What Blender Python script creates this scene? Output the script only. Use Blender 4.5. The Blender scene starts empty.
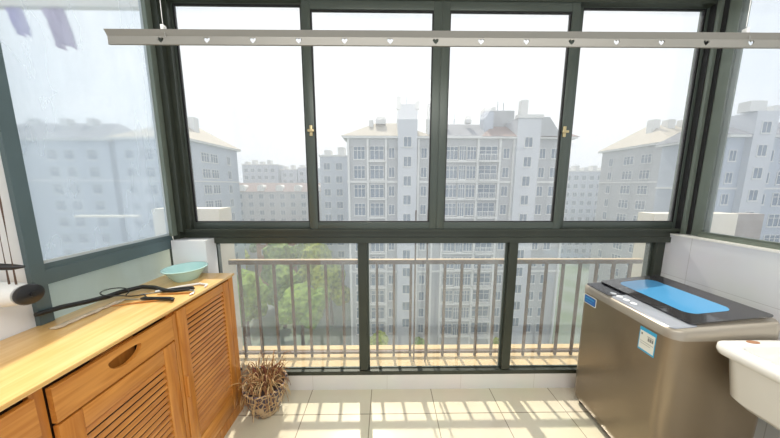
import bpy, bmesh, math, random
from mathutils import Vector, Matrix
R = math.radians
rnd = random.Random(7)
scene = bpy.context.scene
col = scene.collection

# ------------------------------------------------------------------ materials
def new_mat(name):
    m = bpy.data.materials.new(name); m.use_nodes = True
    nt = m.node_tree; nt.nodes.clear()
    out = nt.nodes.new('ShaderNodeOutputMaterial')
    return m, nt, out

def principled(name, c, rough=.5, metal=0., noise=0., nscale=20., stretch=(1, 1, 1), bump=0., coat=0., c2=None, spec=.5):
    m, nt, out = new_mat(name)
    b = nt.nodes.new('ShaderNodeBsdfPrincipled')
    b.inputs['Roughness'].default_value = rough
    b.inputs['Metallic'].default_value = metal
    b.inputs['Coat Weight'].default_value = coat
    b.inputs['Specular IOR Level'].default_value = spec
    b.inputs['Base Color'].default_value = (*c, 1)
    nt.links.new(b.outputs[0], out.inputs[0])
    if noise or bump:
        tc = nt.nodes.new('ShaderNodeTexCoord'); mp = nt.nodes.new('ShaderNodeMapping')
        mp.inputs['Scale'].default_value = stretch
        n = nt.nodes.new('ShaderNodeTexNoise'); n.inputs['Scale'].default_value = nscale
        n.inputs['Detail'].default_value = 5
        nt.links.new(tc.outputs['Object'], mp.inputs[0]); nt.links.new(mp.outputs[0], n.inputs['Vector'])
        if noise:
            mx = nt.nodes.new('ShaderNodeMix'); mx.data_type = 'RGBA'
            rp = nt.nodes.new('ShaderNodeMapRange')
            rp.inputs[1].default_value = .3; rp.inputs[2].default_value = .7
            nt.links.new(n.outputs['Fac'], rp.inputs[0]); nt.links.new(rp.outputs[0], mx.inputs[0])
            d = c2 or tuple(max(0, v * (1 - noise)) for v in c)
            mx.inputs[6].default_value = (*d, 1); mx.inputs[7].default_value = (*c, 1)
            nt.links.new(mx.outputs[2], b.inputs['Base Color'])
        if bump:
            bp = nt.nodes.new('ShaderNodeBump'); bp.inputs['Strength'].default_value = bump
            bp.inputs['Distance'].default_value = .01
            nt.links.new(n.outputs['Fac'], bp.inputs['Height']); nt.links.new(bp.outputs[0], b.inputs['Normal'])
    return m

def tiles(name, c, c2, grout, w, h, shift, axes='xy', rough=.15, mortar=.004):
    m, nt, out = new_mat(name)
    b = nt.nodes.new('ShaderNodeBsdfPrincipled'); b.inputs['Roughness'].default_value = rough
    tc = nt.nodes.new('ShaderNodeTexCoord'); sx = nt.nodes.new('ShaderNodeSeparateXYZ'); cx = nt.nodes.new('ShaderNodeCombineXYZ')
    nt.links.new(tc.outputs['Object'], sx.inputs[0])
    ad = []
    for k in range(2):
        a = nt.nodes.new('ShaderNodeMath'); a.operation = 'ADD'; a.inputs[1].default_value = shift[k]
        nt.links.new(sx.outputs['xyz'.index(axes[k])], a.inputs[0]); nt.links.new(a.outputs[0], cx.inputs[k])
    br = nt.nodes.new('ShaderNodeTexBrick')
    br.offset = 0; br.squash = 1
    br.inputs['Scale'].default_value = 1
    br.inputs['Brick Width'].default_value = w; br.inputs['Row Height'].default_value = h
    br.inputs['Mortar Size'].default_value = mortar; br.inputs['Mortar Smooth'].default_value = .2
    br.inputs['Color1'].default_value = (*c, 1); br.inputs['Color2'].default_value = (*c2, 1); br.inputs['Mortar'].default_value = (*grout, 1)
    nt.links.new(cx.outputs[0], br.inputs['Vector'])
    n = nt.nodes.new('ShaderNodeTexNoise'); n.inputs['Scale'].default_value = 3.; nt.links.new(tc.outputs['Object'], n.inputs['Vector'])
    mx = nt.nodes.new('ShaderNodeMix'); mx.data_type = 'RGBA'; mx.blend_type = 'MULTIPLY'; mx.inputs[0].default_value = .12
    nt.links.new(br.outputs['Color'], mx.inputs[6]); nt.links.new(n.outputs['Color'], mx.inputs[7])
    nt.links.new(mx.outputs[2], b.inputs['Base Color'])
    bp = nt.nodes.new('ShaderNodeBump'); bp.inputs['Strength'].default_value = .3; bp.inputs['Distance'].default_value = .002; bp.invert = True
    nt.links.new(br.outputs['Fac'], bp.inputs['Height']); nt.links.new(bp.outputs[0], b.inputs['Normal'])
    nt.links.new(b.outputs[0], out.inputs[0])
    return m

def wood(name, c, c2, axis='y', rough=.35):
    m, nt, out = new_mat(name)
    b = nt.nodes.new('ShaderNodeBsdfPrincipled'); b.inputs['Roughness'].default_value = rough
    b.inputs['Coat Weight'].default_value = .15
    tc = nt.nodes.new('ShaderNodeTexCoord'); mp = nt.nodes.new('ShaderNodeMapping')
    s = [1.5 if a == axis else 22. for a in 'xyz']; mp.inputs['Scale'].default_value = s
    n = nt.nodes.new('ShaderNodeTexNoise'); n.inputs['Scale'].default_value = 2.2; n.inputs['Detail'].default_value = 8; n.inputs['Distortion'].default_value = .6
    n2 = nt.nodes.new('ShaderNodeTexNoise'); n2.inputs['Scale'].default_value = 6
    nt.links.new(tc.outputs['Object'], mp.inputs[0]); nt.links.new(mp.outputs[0], n.inputs['Vector']); nt.links.new(tc.outputs['Object'], n2.inputs['Vector'])
    a = nt.nodes.new('ShaderNodeMath'); a.operation = 'MULTIPLY_ADD'; a.inputs[1].default_value = .3
    nt.links.new(n2.outputs['Fac'], a.inputs[0]); nt.links.new(n.outputs['Fac'], a.inputs[2])
    rp = nt.nodes.new('ShaderNodeMapRange'); rp.inputs[1].default_value = .45; rp.inputs[2].default_value = .85
    nt.links.new(a.outputs[0], rp.inputs[0])
    mx = nt.nodes.new('ShaderNodeMix'); mx.data_type = 'RGBA'
    mx.inputs[6].default_value = (*c, 1); mx.inputs[7].default_value = (*c2, 1)
    nt.links.new(rp.outputs[0], mx.inputs[0]); nt.links.new(mx.outputs[2], b.inputs['Base Color'])
    nt.links.new(b.outputs[0], out.inputs[0])
    return m

def dusty_glass(name, dirt, tint=(1, 1, 1), dust=(.9, .92, .95), refl=1., rough=0.):
    m, nt, out = new_mat(name)
    tr = nt.nodes.new('ShaderNodeBsdfRefraction' if rough else 'ShaderNodeBsdfTransparent')
    if rough: tr.inputs['IOR'].default_value = 1.05; tr.inputs['Roughness'].default_value = rough; tr.inputs[0].default_value = (*tint, 1)
    tl = nt.nodes.new('ShaderNodeBsdfTranslucent'); tl.inputs[0].default_value = (*dust, 1)
    gl = nt.nodes.new('ShaderNodeBsdfGlossy'); gl.inputs['Roughness'].default_value = .02
    tc = nt.nodes.new('ShaderNodeTexCoord'); mp = nt.nodes.new('ShaderNodeMapping'); mp.inputs['Scale'].default_value = (3, 3, .8)
    n = nt.nodes.new('ShaderNodeTexNoise'); n.inputs['Scale'].default_value = 2.5; n.inputs['Detail'].default_value = 6
    nt.links.new(tc.outputs['Object'], mp.inputs[0]); nt.links.new(mp.outputs[0], n.inputs['Vector'])
    rp = nt.nodes.new('ShaderNodeMapRange'); rp.inputs[1].default_value = .3; rp.inputs[2].default_value = .7
    rp.inputs[3].default_value = dirt * .35; rp.inputs[4].default_value = dirt * .65
    nt.links.new(n.outputs['Fac'], rp.inputs[0])
    mx = nt.nodes.new('ShaderNodeMixShader'); nt.links.new(rp.outputs[0], mx.inputs[0])
    nt.links.new(tr.outputs[0], mx.inputs[1]); nt.links.new(tl.outputs[0], mx.inputs[2])
    fr = nt.nodes.new('ShaderNodeLayerWeight'); fr.inputs['Blend'].default_value = .5
    pw = nt.nodes.new('ShaderNodeMath'); pw.operation = 'POWER'; pw.inputs[1].default_value = 5
    nt.links.new(fr.outputs['Facing'], pw.inputs[0])
    mu = nt.nodes.new('ShaderNodeMath'); mu.operation = 'MULTIPLY_ADD'; mu.inputs[1].default_value = .5 * refl; mu.inputs[2].default_value = .03 * refl
    nt.links.new(pw.outputs[0], mu.inputs[0])
    m2 = nt.nodes.new('ShaderNodeMixShader'); nt.links.new(mu.outputs[0], m2.inputs[0])
    nt.links.new(mx.outputs[0], m2.inputs[1]); nt.links.new(gl.outputs[0], m2.inputs[2])
    nt.links.new(m2.outputs[0], out.inputs[0])
    return m

def mosaic(name):
    m, nt, out = new_mat(name)
    b = nt.nodes.new('ShaderNodeBsdfPrincipled'); b.inputs['Roughness'].default_value = .35
    tc = nt.nodes.new('ShaderNodeTexCoord')
    v = nt.nodes.new('ShaderNodeTexVoronoi'); v.inputs['Scale'].default_value = 26; v.feature = 'DISTANCE_TO_EDGE'
    n = nt.nodes.new('ShaderNodeTexNoise'); n.inputs['Scale'].default_value = 14
    nt.links.new(tc.outputs['Object'], v.inputs['Vector']); nt.links.new(tc.outputs['Object'], n.inputs['Vector'])
    cr = nt.nodes.new('ShaderNodeValToRGB'); e = cr.color_ramp.elements
    e[0].position = .08; e[0].color = (.42, .28, .14, 1); e[1].position = .12; e[1].color = (.05, .03, .045, 1)
    nt.links.new(v.outputs['Distance'], cr.inputs[0])
    mx = nt.nodes.new('ShaderNodeMix'); mx.data_type = 'RGBA'
    rp = nt.nodes.new('ShaderNodeMapRange'); rp.inputs[1].default_value = .55; rp.inputs[2].default_value = .6
    nt.links.new(n.outputs['Fac'], rp.inputs[0]); nt.links.new(rp.outputs[0], mx.inputs[0])
    nt.links.new(cr.outputs[0], mx.inputs[6]); mx.inputs[7].default_value = (.48, .34, .2, 1)
    nt.links.new(mx.outputs[2], b.inputs['Base Color']); nt.links.new(b.outputs[0], out.inputs[0])
    return m

M = {}
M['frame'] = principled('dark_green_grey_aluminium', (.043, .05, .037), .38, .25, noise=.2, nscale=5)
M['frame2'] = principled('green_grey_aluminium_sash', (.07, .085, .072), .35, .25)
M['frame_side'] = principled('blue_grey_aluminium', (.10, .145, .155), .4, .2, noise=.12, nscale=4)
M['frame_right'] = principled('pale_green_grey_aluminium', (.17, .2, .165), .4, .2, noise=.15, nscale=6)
M['gasket'] = principled('black_rubber', (.012, .012, .012), .6)
M['bead'] = principled('grey_glazing_bead', (.45, .5, .52), .45)
M['glass'] = dusty_glass('dusty_clear_glass', .13, dust=(.88, .93, 1))
M['glass_low'] = dusty_glass('dusty_lower_glass', .15, (.95, 1, .97), (.84, .93, .95))
M['glass_left'] = dusty_glass('hazy_film_glass', .48, (.97, .99, 1), (.88, .94, 1), .5, .17)
M['glass_left_low'] = dusty_glass('hazy_lower_film_glass', .72, (.95, 1, .95), (.50, .50, .41), .3, .6)
M['glass_right'] = dusty_glass('dusty_side_glass', .16, (1, 1, 1), (.9, .94, 1))
M['plaster'] = principled('white_wall_paint', (.78, .79, .80), .7, noise=.05, nscale=3, bump=.05)
M['ceiling'] = principled('white_ceiling_paint', (.8, .8, .78), .8, noise=.04, nscale=3)
M['floor'] = tiles('cream_floor_tile', (.72, .665, .51), (.68, .63, .49), (.33, .28, .2), .468, .468, (.589, .21), 'xy', .16, .0035)
M['walltile'] = tiles('white_wall_tile', (.80, .81, .82), (.77, .78, .80), (.60, .60, .60), .45, .30, (.15, .24), 'yz', .12, .002)
M['silltile'] = tiles('white_sill_tile', (.78, .77, .72), (.76, .75, .70), (.6, .57, .5), .585, .4, (.0, .1), 'xz', .2, .0015)
M['wood'] = wood('orange_pine', (.68, .295, .06), (.48, .17, .025), 'y')
M['wood_top'] = wood('pale_pine_top', (.82, .54, .22), (.70, .40, .12), 'y', .3)
M['wood_v'] = wood('orange_pine_upright', (.66, .275, .05), (.45, .15, .022), 'z')
M['wood_slat'] = wood('orange_pine_slats', (.68, .285, .055), (.43, .14, .02), 'y')
M['gap_shade'] = principled('cabinet_gap_shade', (.06, .028, .012), .8)
M['wash'] = principled('bronze_grey_metal', (.27, .21, .14), .28, .5, noise=.08, nscale=3, stretch=(1, 1, .2))
M['wash_top'] = principled('champagne_plastic', (.36, .32, .26), .3, .3)
M['lidglass'] = principled('black_lid_glass', (.035, .034, .036), .08, 0, coat=.3)
M['lidblue'] = principled('blue_lid_window', (.08, .30, .55), .1, 0, coat=.3)
M['panel'] = principled('black_control_panel', (.012, .012, .018), .1)
M['panel2'] = principled('grey_control_panel', (.30, .32, .36), .2)
M['btn'] = principled('white_button', (.85, .87, .9), .25)
M['ceramic'] = principled('white_ceramic', (.85, .84, .80), .12, coat=.4)
M['plastic_w'] = principled('white_plastic', (.78, .78, .75), .35)
M['black'] = principled('black_plastic', (.012, .012, .013), .3)
M['blackrub'] = principled('black_rubber_sleeve', (.014, .013, .012), .5)
M['steel'] = principled('brushed_steel', (.5, .5, .48), .3, .9)
M['alu'] = principled('anodised_aluminium_bar', (.25, .24, .21), .45, .3, noise=.05, nscale=30, stretch=(.1, 1, 1))
M['brass'] = principled('worn_brass_latch', (.55, .45, .25), .35, .7)
M['aqua'] = principled('aqua_plastic', (.50, .76, .74), .25, noise=.04, nscale=4)
M['blue'] = principled('sticker_blue', (.03, .14, .42), .4)
M['cyan'] = principled('sticker_light_blue', (.05, .38, .62), .4)
M['paper'] = principled('sticker_paper', (.74, .74, .66), .5)
M['ink'] = principled('sticker_ink', (.22, .22, .20), .5)
M['mosaic'] = mosaic('mottled_pot_glaze')
M['straw'] = principled('dried_straw', (.50, .29, .11), .8, noise=.6, nscale=30, c2=(.16, .05, .03))
M['straw2'] = principled('pale_dried_straw', (.66, .48, .24), .8)
M['leaf_dry'] = principled('dry_red_brown_leaf', (.17, .055, .03), .7)
M['soil'] = principled('dry_soil', (.07, .04, .03), .9, noise=.5, nscale=30)
M['bag'] = principled('crumpled_plastic', (.55, .50, .38), .3, noise=.5, nscale=18, c2=(.2, .13, .07))
M['sheet'] = principled('clear_plastic_film', (.60, .48, .34), .2)
M['ledge'] = principled('cream_concrete_ledge', (.58, .44, .24), .8, noise=.12, nscale=8)
M['rail'] = principled('tan_painted_handrail', (.52, .40, .26), .5, .1)
M['bar'] = principled('brown_painted_steel', (.10, .06, .04), .5, .1)
M['wing'] = principled('cream_render_wall', (.70, .66, .56), .8, noise=.06, nscale=4)
M['wing_shade'] = principled('shaded_render_wall', (.36, .33, .30), .8, noise=.2, nscale=9)  # shaded side of the wing wall, shade put into the colour
M['slab'] = principled('beige_concrete_slab', (.7, .66, .58), .8)
M['lav'] = principled('lavender_cloth', (.50, .44, .72), .9, noise=.15, nscale=10)
M['lav2'] = principled('dusky_violet_cloth', (.46, .36, .52), .9, noise=.15, nscale=10)
M['bwall'] = principled('grey_white_facade', (.42, .43, .44), .9, noise=.06, nscale=.6)
M['bwall2'] = principled('pale_blue_grey_facade', (.44, .48, .54), .9, noise=.08, nscale=.6)
M['btower'] = principled('pale_stair_tower_facade', (.53, .55, .58), .9)
M['btrim'] = principled('white_facade_trim', (.66, .66, .64), .9)
M['broof'] = principled('grey_roof_tiles', (.30, .31, .34), .9, noise=.25, nscale=1.5, stretch=(1, 1, 4))
M['broof2'] = principled('cream_roof_tiles', (.50, .46, .39), .9, noise=.12, nscale=1.5, stretch=(1, 1, 4))
M['broof3'] = principled('red_brown_roof_tiles', (.33, .25, .23), .9, noise=.2, nscale=1.5)
M['bglass'] = principled('blue_grey_window_glass', (.17, .22, .28), .25, noise=.35, nscale=.9)
M['bbrick'] = principled('brown_brick', (.34, .17, .09), .9, noise=.2, nscale=3)
M['ground'] = principled('street_paving', (.22, .25, .24), .9, noise=.4, nscale=.12, c2=(.10, .16, .07))
M['leaves'] = principled('tree_leaves', (.22, .34, .05), .8, noise=.7, nscale=1.6, c2=(.05, .10, .015))
M['leaves2'] = principled('yellow_green_leaves', (.40, .46, .06), .8, noise=.7, nscale=1.6, c2=(.09, .14, .02))
M['bark'] = principled('bark', (.10, .07, .05), .9)
m, nt, out = new_mat('fill_light_diffuser'); em = nt.nodes.new('ShaderNodeEmission'); em.inputs[0].default_value = (1, .97, .92, 1); em.inputs[1].default_value = 3
nt.links.new(em.outputs[0], out.inputs[0]); M['lamp'] = m

# ------------------------------------------------------------------ mesh helpers
def tag(o, label=None, cat=None, group=None, kind=None):
    if label: o['label'] = label
    if cat: o['category'] = cat
    if group: o['group'] = group
    if kind: o['kind'] = kind
    return o

def empty(name, loc=(0, 0, 0), rz=0., label=None, cat=None, group=None, kind=None):
    o = bpy.data.objects.new(name, None); col.objects.link(o)
    o.location = loc; o.rotation_euler = (0, 0, rz); o.empty_display_size = .05
    return tag(o, label, cat, group, kind)

class MB:
    def __init__(s): s.bm = bmesh.new(); s.mi = 0
    def _set(s, faces):
        for f in faces: f.material_index = s.mi
    def box(s, x0, x1, y0, y1, z0, z1, bevel=0., seg=2):
        r = bmesh.ops.create_cube(s.bm, size=1)
        vs = r['verts']
        bmesh.ops.scale(s.bm, vec=(abs(x1 - x0), abs(y1 - y0), abs(z1 - z0)), verts=vs)
        bmesh.ops.translate(s.bm, vec=((x0 + x1) / 2, (y0 + y1) / 2, (z0 + z1) / 2), verts=vs)
        fs = set(f for v in vs for f in v.link_faces)
        if bevel:
            es = list(set(e for v in vs for e in v.link_edges))
            rr = bmesh.ops.bevel(s.bm, geom=es, offset=bevel, segments=seg, affect='EDGES', profile=.5)
            fs = set(rr['faces']) | set(f for f in fs if f.is_valid)
        s._set(fs); return s
    def loft(s, loops, cap0=True, cap1=True, closed=True):
        rows = [[s.bm.verts.new(p) for p in L] for L in loops]
        fs = []
        for a, b in zip(rows, rows[1:]):
            n = len(a)
            for i in range(n if closed else n - 1):
                j = (i + 1) % n
                fs.append(s.bm.faces.new((a[i], a[j], b[j], b[i])))
        if cap0: fs.append(s.bm.faces.new(list(reversed(rows[0]))))
        if cap1: fs.append(s.bm.faces.new(rows[-1]))
        s._set(fs); return s
    def tube(s, pts, r, n=8, caps=True):
        pts = [Vector(p) for p in pts]
        rs = r if isinstance(r, (list, tuple)) else [r] * len(pts)
        loops = []; up = Vector((0, 0, 1))
        for i, p in enumerate(pts):
            t = (pts[min(i + 1, len(pts) - 1)] - pts[max(i - 1, 0)]).normalized()
            a = t.cross(up)
            if a.length < 1e-3: a = t.cross(Vector((1, 0, 0)))
            a.normalize(); b = t.cross(a).normalized()
            loops.append([p + (a * math.cos(2 * math.pi * k / n) + b * math.sin(2 * math.pi * k / n)) * rs[i] for k in range(n)])
        return s.loft(loops, caps, caps)
    def lathe(s, prof, c=(0, 0, 0), n=32, axis='z', wob=None):
        loops = []
        for r, z in prof:
            L = []
            for k in range(n):
                a = 2 * math.pi * k / n; rr = max(r, 1e-4) * (1 + (wob(a, z) if wob else 0))
                v = (rr * math.cos(a), rr * math.sin(a), z)
                if axis == 'x': v = (z, rr * math.cos(a), rr * math.sin(a))
                if axis == 'y': v = (rr * math.sin(a), z, rr * math.cos(a))
                L.append((c[0] + v[0], c[1] + v[1], c[2] + v[2]))
            loops.append(L)
        return s.loft(loops)
    def prism(s, poly, z0, z1, T=None):
        T = T or Matrix()
        a = [T @ Vector((x, y, z0)) for x, y in poly]; b = [T @ Vector((x, y, z1)) for x, y in poly]
        return s.loft([a, b])
    def build(s, name, mats, parent=None, smooth=False, loc=None, angle=40):
        bmesh.ops.remove_doubles(s.bm, verts=s.bm.verts, dist=1e-6)
        bmesh.ops.recalc_face_normals(s.bm, faces=s.bm.faces)
        me = bpy.data.meshes.new(name); s.bm.to_mesh(me); s.bm.free()
        for mm in (mats if isinstance(mats, (list, tuple)) else [mats]): me.materials.append(mm)
        o = bpy.data.objects.new(name, me); col.objects.link(o)
        if parent: o.parent = parent
        if loc: o.location = loc
        if smooth:
            for p in me.polygons: p.use_smooth = True
            try: me.set_sharp_from_angle(angle=R(angle))
            except Exception: pass
        return o

def bx(name, mat, x0, x1, y0, y1, z0, z1, parent=None, bevel=0., kind=None):
    m = MB(); m.box(x0, x1, y0, y1, z0, z1, bevel)
    o = m.build(name, mat, parent, smooth=bevel > 0)
    if kind: o['kind'] = kind
    return o

def rrect(x0, x1, y0, y1, r, z, n=6):
    pts = []
    for cx, cy, a0 in ((x1 - r, y1 - r, 0), (x0 + r, y1 - r, 90), (x0 + r, y0 + r, 180), (x1 - r, y0 + r, 270)):
        for k in range(n + 1):
            a = R(a0 + 90 * k / n); pts.append((cx + r * math.cos(a), cy + r * math.sin(a), z))
    return pts

def copy_tree(o, parent=None):
    c = o.copy(); col.objects.link(c); c.parent = parent
    for ch in list(o.children):
        copy_tree(ch, c)
    return c

# ------------------------------------------------------------------ camera
cam = bpy.data.cameras.new('camera'); co = bpy.data.objects.new('camera', cam); col.objects.link(co)
cam.sensor_width = 36; cam.lens = 36 * 243.07 / 780; cam.clip_start = .02; cam.clip_end = 1500
pi_, ya, ro = .1348, .0125, -.0013
fwd = Vector((math.sin(ya) * math.cos(pi_), math.cos(ya) * math.cos(pi_), -math.sin(pi_)))
right = Vector((math.cos(ya), -math.sin(ya), 0)); upv = right.cross(fwd)
cr, sr = math.cos(ro), math.sin(ro)
r2 = right * cr - upv * sr; u2 = right * sr + upv * cr
mw = Matrix(((r2.x, u2.x, -fwd.x, 0), (r2.y, u2.y, -fwd.y, 0), (r2.z, u2.z, -fwd.z, 0), (0, 0, 0, 1)))
co.matrix_world = Matrix.Translation((0, -1.7319, 1.6)) @ mw
scene.camera = co

# ------------------------------------------------------------------ setting: shell
XL, XR, YB, ZC = -1.48, 2.06, -2.7, 2.95
bx('floor', M['floor'], XL - .1, XR + .1, YB, 0.0, -.1, 0, kind='structure')
bx('ceiling', M['ceiling'], XL - .15, XR + .2, YB, .1, ZC, ZC + .12, kind='structure')
bx('wall_left', M['plaster'], XL - .12, XL, YB, -.758, 0, ZC, kind='structure')
bx('wall_left', M['plaster'], XL - .12, XL, -.758, .0, 0, .93, kind='structure')
bx('wall_front', M['silltile'], XL, XR, 0, .09, -.1, .131, kind='structure')
wr = bx('wall_right', M['walltile'], XR, XR + .14, YB, 0.0, 0, 1.252, kind='structure')
bx('trim_2', M['ceramic'], XR - .003, XR + .14, YB, -.0, 1.252, 1.262, kind='structure')
bx('wall_right', M['plaster'], XR, XR + .14, YB, -1.62, 1.262, ZC, kind='structure')
bx('wall_front', M['plaster'], XL - .1, XR + .16, 0.0, .1, 2.86, ZC, kind='structure')
# tiled corner stub behind the cabinet
st = bx('wall_corner', M['walltile'], -1.455, -1.225, -.115, -.012, 0, 1.235, kind='structure', bevel=.003)

# ---- front window: fixed frame
m = MB()
m.box(-1.46, 2.10, -.03, .06, 1.196, 1.236)            # transom lower lip
m.box(-1.46, 2.10, -.022, .06, 1.234, 1.285)
m.box(-1.46, 2.10, -.044, .06, 1.28, 1.298)          # sill track nose
m.box(-1.38, 2.10, .0, .06, 2.78, 2.87)             # header
m.box(-1.38, 2.10, -.04, .0, 2.755, 2.87)
m.box(-1.30, 2.06, -.005, .05, .131, .163)          # bottom rail
m.box(-1.30, -1.262, .0, .08, .168, 1.19)
m.box(2.0, 2.06, .0, .08, .168, 1.19)
for a, b in ((-.207, -.147), (.902, .966)):
    m.box(a, b, .0, .07, .168, 1.19)
ff = m.build('trim_1', M['frame']); ff['kind'] = 'structure'
mm = MB()
mm.box(-1.48, -1.435, -.062, .09, 1.19, 2.87); mm.box(-1.44, -1.408, -.065, .06, 1.285, 2.87); mm.box(-1.412, -1.378, -.03, .03, 1.285, 2.87)
o = mm.build('trim_3', M['frame']); o['kind'] = 'structure'
o = bx('trim_3', M['frame_right'], -1.48, -1.448, -.10, -.063, 1.262, 2.87, kind='structure')
o = bx('trim_3', M['frame'], -1.478, -1.43, -.105, .09, .93, 1.19, kind='structure')
mm = MB()
mm.box(2.118, 2.15, -.05, .06, 1.262, 2.87); mm.box(2.145, 2.19, -.115, .06, 1.262, 2.87); mm.box(2.140, 2.165, -.135, -.11, 1.262, 2.87)
mm.box(2.150, 2.160, -.16, -.13, 1.262, 2.87)
o = mm.build('trim_4', M['frame_right']); o['kind'] = 'structure'
o = bx('trim_4', M['gasket'], 2.112, 2.119, -.03, .0, 1.262, 2.87, kind='structure')
o = bx('trim_4', M['gasket'], 2.138, 2.146, -.072, -.05, 1.262, 2.87, kind='structure')

# ---- sliding sashes, each a window with stiles, rails and pane
def sash(name, xa, xb, z0, z1, y0, y1, sl, sr_, st_, sb):
    q_ = (1.7319 + (y0 + y1) / 2) / 1.7319; xa *= q_; xb *= q_; z0 = 1.6 + (z0 - 1.6) * q_; z1 = 1.6 + (z1 - 1.6) * q_
    root = empty(name, ((xa + xb) / 2, (y0 + y1) / 2, z0), kind='structure')
    def L(x0, x1, yy0, yy1, a, b, nm, mt, bev=.003):
        m = MB(); m.box(x0 - root.location.x, x1 - root.location.x, yy0 - root.location.y, yy1 - root.location.y, a - z0, b - z0, bev)
        return m.build(nm, mt, root, smooth=True)
    m = MB(); lx, ly = root.location.x, root.location.y
    for (p, q, r_, s_) in ((xa - sl, xa, z0 - sb, z1 + st_), (xb, xb + sr_, z0 - sb, z1 + st_), (xa, xb, z0 - sb, z0), (xa, xb, z1, z1 + st_)):
        m.box(p - lx, q - lx, y0 - ly, y1 - ly, r_ - z0, s_ - z0, .002)
    m.build('sash_frame', M['frame2'], root, smooth=True)
    m = MB()
    g = .007
    for (p, q, r_, s_) in ((xa, xa + g, z0, z1), (xb - g, xb, z0, z1), (xa + g, xb - g, z0, z0 + g), (xa + g, xb - g, z1 - g, z1)):
        m.box(p - lx, q - lx, y0 + .006 - ly, y1 - .006 - ly, r_ - z0, s_ - z0)
    m.build('glazing_bead', M['gasket'], root)
    m = MB(); m.box(xa - lx, xb - lx, -.002, .002, 0, z1 - z0); m.build('window_pane', M['glass'], root)
    return root
sash('window_1', -1.358, -.551, 1.344, 2.743, .0, .028, .03, .04, .04, .05)
w2 = sash('window_2', -.491, .3015, 1.344, 2.7165, -.036, -.008, .055, .052, .055, .05)
w3 = sash('window_3', .407, 1.197, 1.344, 2.7165, -.036, -.008, .052, .052, .055, .05)
sash('window_4', 1.269, 2.075, 1.344, 2.743, .0, .028, .04, .04, .04, .05)
for nm, a, b in (('window_5', -1.262, -.207), ('window_6', -.147, .902), ('window_7', .966, 2.0)):
    root = empty(nm, ((a + b) / 2, .04, .168), kind='structure')
    h = (b - a) / 2
    m = MB(); m.box(-h, h, -.002, .002, 0, 1.022); m.build('window_pane', M['glass_low'], root)
    m = MB()
    for q in ((-h, -h + .012, 0, 1.022), (h - .012, h, 0, 1.022), (-h, h, -.004, .003), (-h, h, 1.012, 1.022)):
        m.box(q[0], q[1], -.012, -.003, q[2], q[3])
    m.build('glazing_bead', M['frame2'], root)
# window latches belong to their sashes
for w, x in ((w2, -.506), (w3, 1.198)):
    m = MB(); lx, ly, lz = w.location
    m.box(x - .010 - lx, x + .010 - lx, -.046 - ly, -.037 - ly, 1.93 - lz, 2.0 - lz, .003)
    m.box(x - .02 - lx, x + .022 - lx, -.058 - ly, -.046 - ly, 1.955 - lz, 1.972 - lz, .004)
    m.build('latch', M['brass'], w, smooth=True)

# ---- left side window (plane x = -1.48)
root = empty('window_8', (XL, -.42, 1.178), kind='structure')
m = MB(); m.box(-.03, .02, -.338, -.294, -.248, 1.70); m.build('window_post', M['frame_side'], root)
m = MB(); m.box(-.03, .018, -.294, .335, .0, .066, .002); m.box(-.02, .012, -.294, .335, .066, .09); m.build('window_rail', M['frame_side'], root)
m = MB(); m.box(-.03, .018, -.294, .335, 1.62, 1.69); m.build('window_rail', M['frame_side'], root)
m = MB(); m.box(-.006, .009, -.294, .335, .09, .103); m.box(-.006, .009, .318, .335, .1, 1.62); m.build('glazing_bead', M['bead'], root)
m = MB(); m.box(-.004, .0, -.294, .335, .09, 1.62); m.build('window_pane', M['glass_left'], root)
m = MB(); m.box(-.004, .0, -.294, .315, -.248, .0); m.build('window_pane', M['glass_left_low'], root)
# ---- right side window
root = empty('window_9', (2.13, -.85, 1.262), kind='structure')
m = MB(); m.box(-.02, .03, -.77, .71, 0, .022); m.box(-.01, .02, -.77, .71, .022, .036); m.build('window_rail', M['frame_right'], root)
m = MB(); m.box(-.02, .03, -.77, .71, 1.56, 1.62); m.build('window_rail', M['frame_right'], root)
m = MB(); m.box(-.004, .0, -.77, .71, .03, 1.56); m.build('window_pane', M['glass_right'], root)

# ------------------------------------------------------------------ outside ledge, railing, wing walls
bx('wall_outside_ledge', M['ledge'], -1.9, 2.9, .09, .50, -.30, .015, kind='structure')
bx('wall_outside_ledge', M['ledge'], -1.9, 2.9, .44, .50, .015, .03, kind='structure')
bx('wall_outside_coping', M['wing'], -2.72, -2.18, .40, .44, 1.325, 1.342, kind='structure')
bx('wall_wing_left', M['wing'], -1.95, -1.40, .30, .46, -.3, 1.41, kind='structure')
bx('wall_wing_left', M['wing'], -1.42, -1.36, .095, .298, .015, 1.20, kind='structure')
bx('wall_wing_right', M['wing'], 2.35, 3.10, .36, .50, -.3, 1.362, kind='structure')
bx('wall_wing_right', M['wing_shade'], 3.10, 3.40, .40, .50, -.3, 1.355, kind='structure')  # darker block stands for the wall's shaded face
rt = empty('balcony_railing', (.45, .36, .02), 0, 'brown steel railing with a tan handrail on the ledge outside the lower windows', 'railing')
m = MB(); m.box(-1.84, 1.84, -.016, .016, .930, .937, .002); m.build('handrail', M['rail'], rt, smooth=True)
m = MB(); m.box(-1.84, 1.84, -.014, .014, .893, .9298); m.build('rail', M['bar'], rt)
m = MB(); m.box(-1.84, 1.84, -.012, .012, .03, .05); m.build('rail', M['bar'], rt)
m = MB(); m.box(-.011, .011, -.008, .008, 0, .90); b0 = m.build('baluster', M['bar'], rt); b0.location = (-1.76, 0, 0)
for k in range(1, 24):
    c = b0.copy(); col.objects.link(c); c.parent = rt; c.location = (-1.76 + .1525 * k, 0, 0)
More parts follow.
